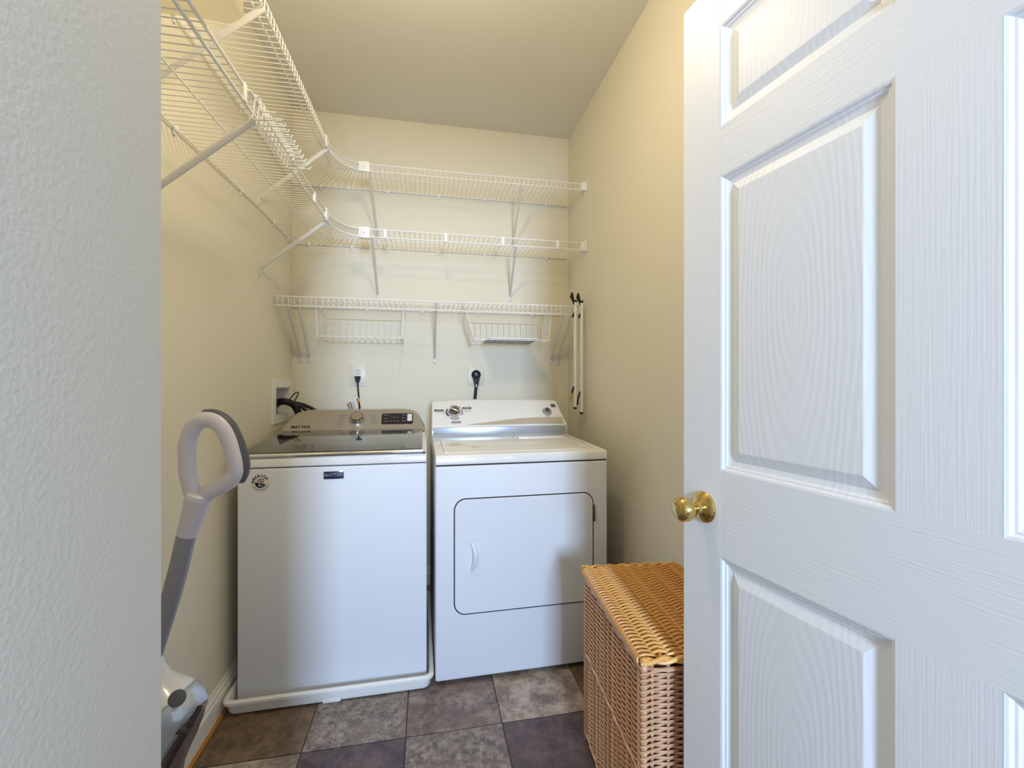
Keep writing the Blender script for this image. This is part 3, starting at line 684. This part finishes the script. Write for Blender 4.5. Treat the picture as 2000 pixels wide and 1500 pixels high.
def arcstrip(r0, r1, a0, a1, dash=None):
    b = MB(); N = 16
    for k in range(N):
        if dash and k % dash == dash-1: continue
        a = math.radians(a0+(a1-a0)*k/N); c = math.radians(a0+(a1-a0)*(k+1)/N)
        b.add([(r0*math.cos(a), r0*math.sin(a), 0), (r1*math.cos(a), r1*math.sin(a), 0), (r1*math.cos(c), r1*math.sin(c), 0), (r0*math.cos(c), r0*math.sin(c), 0)], [(0, 1, 2, 3)])
    return b
for r0, r1, a0, a1, da, mm in ((.0385, .0455, 150, 222, 0, printk), (.0385, .0455, 40, 118, 5, printg), (.0385, .0455, -28, 30, 4, printg), (.0425, .0500, 240, 300, 5, printg)):
    dobj(arcstrip(r0, r1, a0, a1, da), 'dial_print', mm, con, .122, .085, .0082)
for (u, v, mm) in ((.040, .098, printk), (.190, .112, printk), (.128, .018, printg)):
    pl = dobj(MB().prism(rrect(-.0245, -.0055, .0245, .0055, .004, 3), .0004, lambda u, v, q: (u, v, q)), 'dial_label', mm, con, u, v, .0074 if v > .05 else .0052)
    b = MB()
    for k in range(7): b.box((-.016+k*.0047, -.0016, .0005), (-.0128+k*.0047, .0016, .0008))
    b.build('label_print', tagw, pl, smooth=False)
for (u, v, w_) in ((.072, .088, .016), (.068, .078, .020), (.076, .068, .012), (.192, .092, .040)):
    dobj(MB().box((-w_/2, -.0008, 0), (w_/2, .0008, .0003)), 'legend_line', printg, con, u, v, .0068)
dobj(arcstrip(.0235, .026, 0, 360), 'knob_outline', printk, con, .638, .082, .0066)
dobj(MB().lathe([(.0205, 0), (.019, .008), (.017, .010)], (0,0,0), 'z', 30), 'start_knob', chrome, con, .638, .084, .006)
dobj(MB().lathe([(.015, 0), (.0145, .003), (.008, .0035)], (0,0,0), 'z', 30), 'start_knob_face', knobdark, con, .638, .084, .0165)
dobj(MB().box((-.012, -.001, 0), (.012, .001, .0003)), 'legend_line', printg, con, .638, .050, .0052)
bdg = dobj(MB().box((-.014, .002, 0), (.012, .012, .0005)).box((-.011, -.010, 0), (.014, .000, .0005)), 'brand_badge', printk, con, .682, .126, .0032)
b = MB()
for k in range(6): b.box((-.009+k*.003, .005, .0006), (-.0075+k*.003, .009, .0009)); b.box((-.006+k*.003, -.007, .0006), (-.0045+k*.003, -.003, .0009))
b.build('badge_print', tagg, bdg, smooth=False)
# door of the dryer
dz0, dz1, dx0, dx1 = .284, .747, .0775, .668
MB().prism(rrect(dx0-.0045, dz0-.0045, dx1+.0045, dz1+.0045, .048, 8), .0008, lambda u, v, q: (u, -q, v)).build('door_gap', darkgap, dy)
dd = MB().prism(rrect(dx0, dz0, dx1, dz1, .044, 8), .0035, lambda u, v, q: (u, -q, v)).build('door', enamel, dy)
m = dd.modifiers.new('bevel', 'BEVEL'); m.width = .0025; m.segments = 3; m.limit_method = 'ANGLE'; m.angle_limit = math.radians(50)
hx = .152
hd = MB()
hd.v = []; 
fr = MB()
ho, hi = rrect(hx-.031, .441, hx+.031, .588, .006, 3), rrect(hx-.026, .448, hx+.026, .581, .006, 3)
n = len(ho)
vs = [(u, -.0034, v) for u, v in ho]+[(u, -.0060, v) for u, v in ho]+[(u, -.0060, v) for u, v in hi]+[(u, -.0038, v) for u, v in hi]
fs = []
for r in range(3):
    for k in range(n): fs.append((r*n+k, r*n+(k+1) % n, (r+1)*n+(k+1) % n, (r+1)*n+k))
fs.append(tuple(3*n+k for k in range(n)))
hf = fr.add(vs, fs).build('door_handle', enamel, dd); 
MB().tube([(hx-.008+.016*math.sin(math.pi*k/12), -.004-.012*math.sin(math.pi*k/12), .456+.118*k/12) for k in range(13)], [.006+.005*math.sin(math.pi*k/12) for k in range(13)], 10).build('handle_grip', enamel, dd)
for z in (.66, .34): MB().bbox((dx1+.003, -.010, z-.035), (dx1+.010, .002, z+.035), .002).build('door_hinge', mat('hinge_grey', (120, 116, 112), .4, .5), dy)
# ------------------------------------------------------------------ drying arms on the right wall
def arm(x, ztop, zbot, y, label, yel):
    t = thing('folding_pole', label, 'pole', (x, y, zbot), group='pair of slim poles hanging at the right end of the lowest shelf')
    h = ztop-zbot
    MB().bbox((-.0065, -.010, 0), (.0065, .010, h), .002).build('flat_tube', clipm, t)
    MB().tube([(-.004, -.002, h-.02), (-.010, 0, h+.005), (-.020, 0, h+.030), (-.018, 0, h+.052)], [.003, .007, .011, .006], 10).build('top_handle', blackp, t)
    MB().bbox((-.002, -.011, h-.004), (.009, .011, h+.012), .003).build('top_cap', blackp, t)
    MB().tube([(-.004, 0, h-.060), (-.012, 0, h-.075), (-.016, 0, h-.088)], [.004, .006, .005], 8).build('clip', blackp, t)
    o = MB().tube(smooth([(-.006, 0, .115), (-.014, 0, .098), (-.021, 0, .070), (-.024, 0, .038)], 4), .0055, 8).build('curved_lever', blackp, t)
    if yel: MB().tube([(-.019, -.001, .080), (-.0235, -.001, .060), (-.0255, -.001, .034)], .0064, 8).build('lever_sleeve', yellow, o)
    MB().bbox((-.008, -.011, -.012), (.008, .011, .001), .004).build('bottom_cap', blackp, t)
    return t
arm(.825, 1.677, 1.085, 2.368, 'slim white pole with black ends and a yellow lever tip, left of the pair', True)
arm(.862, 1.675, 1.056, 2.368, 'slim white pole with all-black lever, nearest the right wall', False)
# ------------------------------------------------------------------ stick vacuum
DV = 1.15
c, s_ = math.cos(YAW), math.sin(YAW)
vt = thing('stick_vacuum', 'white stick vacuum with a loop handle and grey tube leaning by the left wall', 'vacuum', (s_*DV + c*(-.86), c*DV - s_*(-.86), 0), -YAW)
vp = lambda px, py, dd=0: ((px-1000)/860*(DV+dd)+.86, dd, 1.215-(py-750)/860*(DV+dd))
loop = [(366, 895), (366, 868), (373, 845), (384, 827), (400, 820), (420, 823), (437, 838), (449, 862), (457, 888), (461, 908), (460, 924), (451, 937), (432, 949), (410, 960), (393, 974), (381, 972), (373, 948), (367, 920)]
lp = smooth([vp(*p) for p in loop+[loop[0]]], 5)[:-1]
R = .0185
h = MB().tube(lp, R, 14, closed=True, flat=1.15, up=(0, 1, 0))
st_ = smooth([vp(392, 962), vp(386, 980), vp(380, 1000), vp(372, 1022), vp(364, 1044)], 4)
h.tube(st_, [.024, .030, .0315, .0315, .0305, .030, .029, .0285, .0280, .0275, .0268, .026, .0255, .025, .0245, .024, .024][:len(st_)], 18, up=(0, 1, 0))
h.build('loop_handle', vacw, vt)
gp = [(396, 812), (422, 812), (446, 829), (461, 857), (471, 885), (475, 908), (472, 926), (465, 939)]
MB().tube(smooth([vp(*p, dd=.010) for p in gp], 4), [.010]+[.0165]*27+[.009], 12, up=(0, 1, 0)).build('rubber_grip', vacgrip, vt)
MB().tube(smooth([vp(365, 1040), vp(349, 1110), vp(331, 1175), vp(312, 1235), vp(292, 1300), vp(284, 1340)], 4), .0222, 18, up=(0, 1, 0)).build('tube', vacpole, vt)
# body: stack of elliptical sections (centre px, half width px) down to the floor
secs = [(1268, 284, 26), (1290, 284, 32), (1310, 286, 36), (1335, 292, 52), (1355, 296, 70), (1372, 300, 92), (1390, 300, 92), (1420, 298, 86), (1460, 292, 78), (1500, 286, 66), (1560, 280, 62), (1600, 278, 60)]
def shell(seclist, scale, dep, m, nm, y0=0):
    b = MB(); N = 28; rings = []
    for py, cx, hw in seclist:
        r = hw/860*DV*scale; rings.append([(vp(cx, py)[0]+r*math.cos(2*math.pi*k/N), y0+r*dep*math.sin(2*math.pi*k/N), vp(cx, py)[2]) for k in range(N)])
    vs = [p for r in rings for p in r]; fs = [tuple(range(N)), tuple(reversed([(len(rings)-1)*N+k for k in range(N)]))]
    for i in range(len(rings)-1):
        for k in range(N): fs.append((i*N+k, i*N+(k+1) % N, (i+1)*N+(k+1) % N, (i+1)*N+k))
    return b.add(vs, fs).build(nm, m, vt)
def cut_shell(seclist, scale, planes, m, nm):
    o = shell(seclist, scale, .95, m, nm); bm = bmesh.new(); bm.from_mesh(o.data)
    for (pa, pb, keep) in planes:
        A, B = Vector(vp(*pa)), Vector(vp(*pb)); d = (B-A); nrm = Vector((-d.z, 0, d.x)).normalized()*keep
        g = bm.verts[:]+bm.edges[:]+bm.faces[:]
        r = bmesh.ops.bisect_plane(bm, geom=g, plane_co=A, plane_no=nrm, clear_outer=False, clear_inner=True)
        bmesh.ops.holes_fill(bm, edges=[e for e in bm.edges if e.is_boundary])
    bm.to_mesh(o.data); bm.free(); return o
_r = [304, 309, 318, 328, 342, 358, 374, 388, 396, 396, 391, 380, 366, 354, 344, 338]
_y = [1240, 1270, 1300, 1318, 1330, 1340, 1350, 1362, 1376, 1390, 1410, 1440, 1470, 1500, 1560, 1640]
_h = [20, 22, 25, 29, 36, 43, 50, 56, 60, 60, 58, 54, 50, 48, 46, 45]
body = [(y, r-h, h) for y, r, h in zip(_y, _r, _h)]
cut_shell(body, 1, [((300, 1403), (372, 1335), 1)], vacbody, 'upper_body')
cut_shell(body, .992, [((300, 1403), (372, 1335), -1), ((394, 1374), (318, 1506), -1)], vacblue, 'front_cover')
cut_shell(body, .96, [((394, 1374), (318, 1506), 1)], vactint, 'dust_cup')
bt2 = MB().lathe([(.019, 0), (.018, .006), (.012, .008)], (0, 0, 0), '-y', 24).build('release_button', vacgrip, vt, loc=vp(346, 1364, -.068)); bt2.rotation_euler = (-.5, 0, .45)
MB().tube(smooth([vp(391, 1380, -.022), vp(374, 1410, -.052), vp(350, 1452, -.062), vp(324, 1500, -.062)], 5), .0050, 8, flat=1.5).build('dark_seam', vacdark, vt)
MB().bbox((-.006, -.016, -.003), (.022, .016, .003), .003).build('cup_latch', vacdark, vt, loc=vp(356, 1424, -.062))
MB().bbox((-.088, -.13, .0), (.10, .10, .055), .02, 4).build('floor_head', vacgrip, vt, loc=(.0, 0, .001))
# ------------------------------------------------------------------ wicker hamper
wick = mat('wicker', (190, 132, 78), .34, coat=.5, vary=(30, (184, 128, 94), (246, 204, 162)), stretch=(1, 1, 1))
wick2 = mat('wicker_warm_lit', (206, 146, 80), .36, vary=(24, (214, 150, 76), (248, 200, 124)))  # same wicker as the sides, with the warm light on the lid coloured in
wdark = mat('wicker_inner_shade', (70, 40, 22), .8)  # shade between the strands, put in as a dark colour
HX, HY, HA = .488, .940, math.radians(-5.1)
HWd, HL, HH = .335, .505, .590
hp = thing('wicker_hamper', 'honey-coloured wicker laundry hamper with flat lid, between dryer and open door', 'hamper', (HX, HY, 0), HA)
# local: x 0..HWd, y 0..HL
MB().box((.018, .018, .006), (HWd-.018, HL-.018, HH-.03)).build('inner_shade_block', wdark, hp, smooth=False)  # added dark block stands in for the shaded interior behind the weave
def perim(ins, n_x, n_y):
    """points round the rectangle with alternating in/out offset"""
    out = []; e = ins
    def seg(p0, p1, nrm, n):
        for k in range(n): 
            t = (k+.5)/n; out.append((p0[0]+(p1[0]-p0[0])*t, p0[1]+(p1[1]-p0[1])*t, nrm))
    a, b, c_, d = (e, e), (HWd-e, e), (HWd-e, HL-e), (e, HL-e)
    seg(a, b, (0, -1), n_x); seg(b, c_, (1, 0), n_y); seg(c_, d, (0, 1), n_x); seg(d, a, (-1, 0), n_y)
    return out
NXs, NYs = 8, 13
stk = perim(.010, NXs, NYs)
stm = MB().tube([(0, 0, .008), (0, 0, HH-.022)], .0042, 6).mesh('stake', wick)
for x, y, nr in stk: link('stake', stm, hp, (x, y, 0))
for x, y in ((.010, .010), (HWd-.010, .010), (HWd-.010, HL-.010), (.010, HL-.010)):
    MB().tube([(x, y, .0), (x, y, HH-.02)], .0075, 8).build('corner_post', wick, hp)
def strand(par, sag):
    pts = []
    N = len(stk)
    for i in range(N):
        x, y, nr = stk[i]; x2, y2, nr2 = stk[(i+1) % N]
        s_ = 1 if (i+par) % 2 == 0 else -1
        off = .0068*s_
        zz = sag*(.5 if s_ > 0 else -.5)
        pts.append((x+nr[0]*off, y+nr[1]*off, zz))
        if nr != nr2:
            cx = .010 if (nr2 == (-1, 0) or nr == (-1, 0)) else HWd-.010
            cy = .010 if (nr2 == (0, -1) or nr == (0, -1)) else HL-.010
            k = .0095; pts.append((cx+(nr[0]+nr2[0])*k*.8, cy+(nr[1]+nr2[1])*k*.8, 0))
        else:
            pts.append(((x+x2)/2+nr[0]*off*.15, (y+y2)/2+nr[1]*off*.15, zz*.3))
    q = pts+[pts[0]]; q = smooth(q, 2)[:-1]
    return MB().tube(q, .0028, 5, closed=True).mesh('woven_strand', wick)
sm = [strand(0, .006), strand(1, .006)]
nrow = 78; rp = (HH-.045)/nrow
for k in range(nrow):
    o = link('woven_strand', sm[k % 2], hp, (0, 0, .012+k*rp+random.uniform(-.0008, .0008)))
# heavier bands
for z in (.028, .30, HH-.040):
    pts = [(x+nr[0]*.007, y+nr[1]*.007, z+.002*(-1)**i) for i, (x, y, nr) in enumerate(stk)]
    MB().tube(pts, .0040, 6, closed=True).build('waling_band', wick, hp)
# lid
ld = D.objects.new('lid', None); COL.objects.link(ld)
D.objects.remove(ld)
lidz = HH-.012
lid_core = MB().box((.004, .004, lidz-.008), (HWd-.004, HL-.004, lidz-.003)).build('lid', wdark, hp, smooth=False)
nr_ = 9
for k in range(nr_):
    x = .012+(HWd-.024)*k/(nr_-1); MB().tube([(x, -.004, lidz), (x, HL+.004, lidz)], .0042, 6).build('lid_rib', wick2, lid_core)
def lidstrand(par, bow):
    pts = []
    for i in range(nr_*2-1):
        x = .012+(HWd-.024)*i/(nr_*2-2)
        if i % 2 == 0: z = .0075 if (i//2+par) % 2 == 0 else -.005
        else: z = .0022
        pts.append((x, .0045*math.cos(i*math.pi/2)*(1 if par else -1)*.0+bow*math.sin(math.pi*((i % 4)/4)), z))
    pts = [(-.006, 0, -.010), (-.008, 0, -.002), (-.002, 0, .004)]+pts+[(HWd+.002, 0, .004), (HWd+.008, 0, -.004)]
    return MB().tube(smooth(pts, 2), .0033, 5).mesh('lid_strand', wick2)
lm = [lidstrand(0, .004), lidstrand(1, .004)]
nl = int((HL-.01)/.0078)
for k in range(nl): link('lid_strand', lm[k % 2], lid_core, (0, .006+k*.0078, lidz+.001+random.uniform(-.0005, .0005)))
for y, sgn in ((-.007, -1), (HL+.006, 1)):
    for q in range(2):
        MB().tube(smooth([(x, y+.0045*math.sin(x*70+q*math.pi), lidz+.000+.0045*math.cos(x*70+q*math.pi)) for x in [(-.004+(HWd+.008)*k/18) for k in range(19)]], 2), .0052, 7).build('braided_rim', wick2, lid_core)
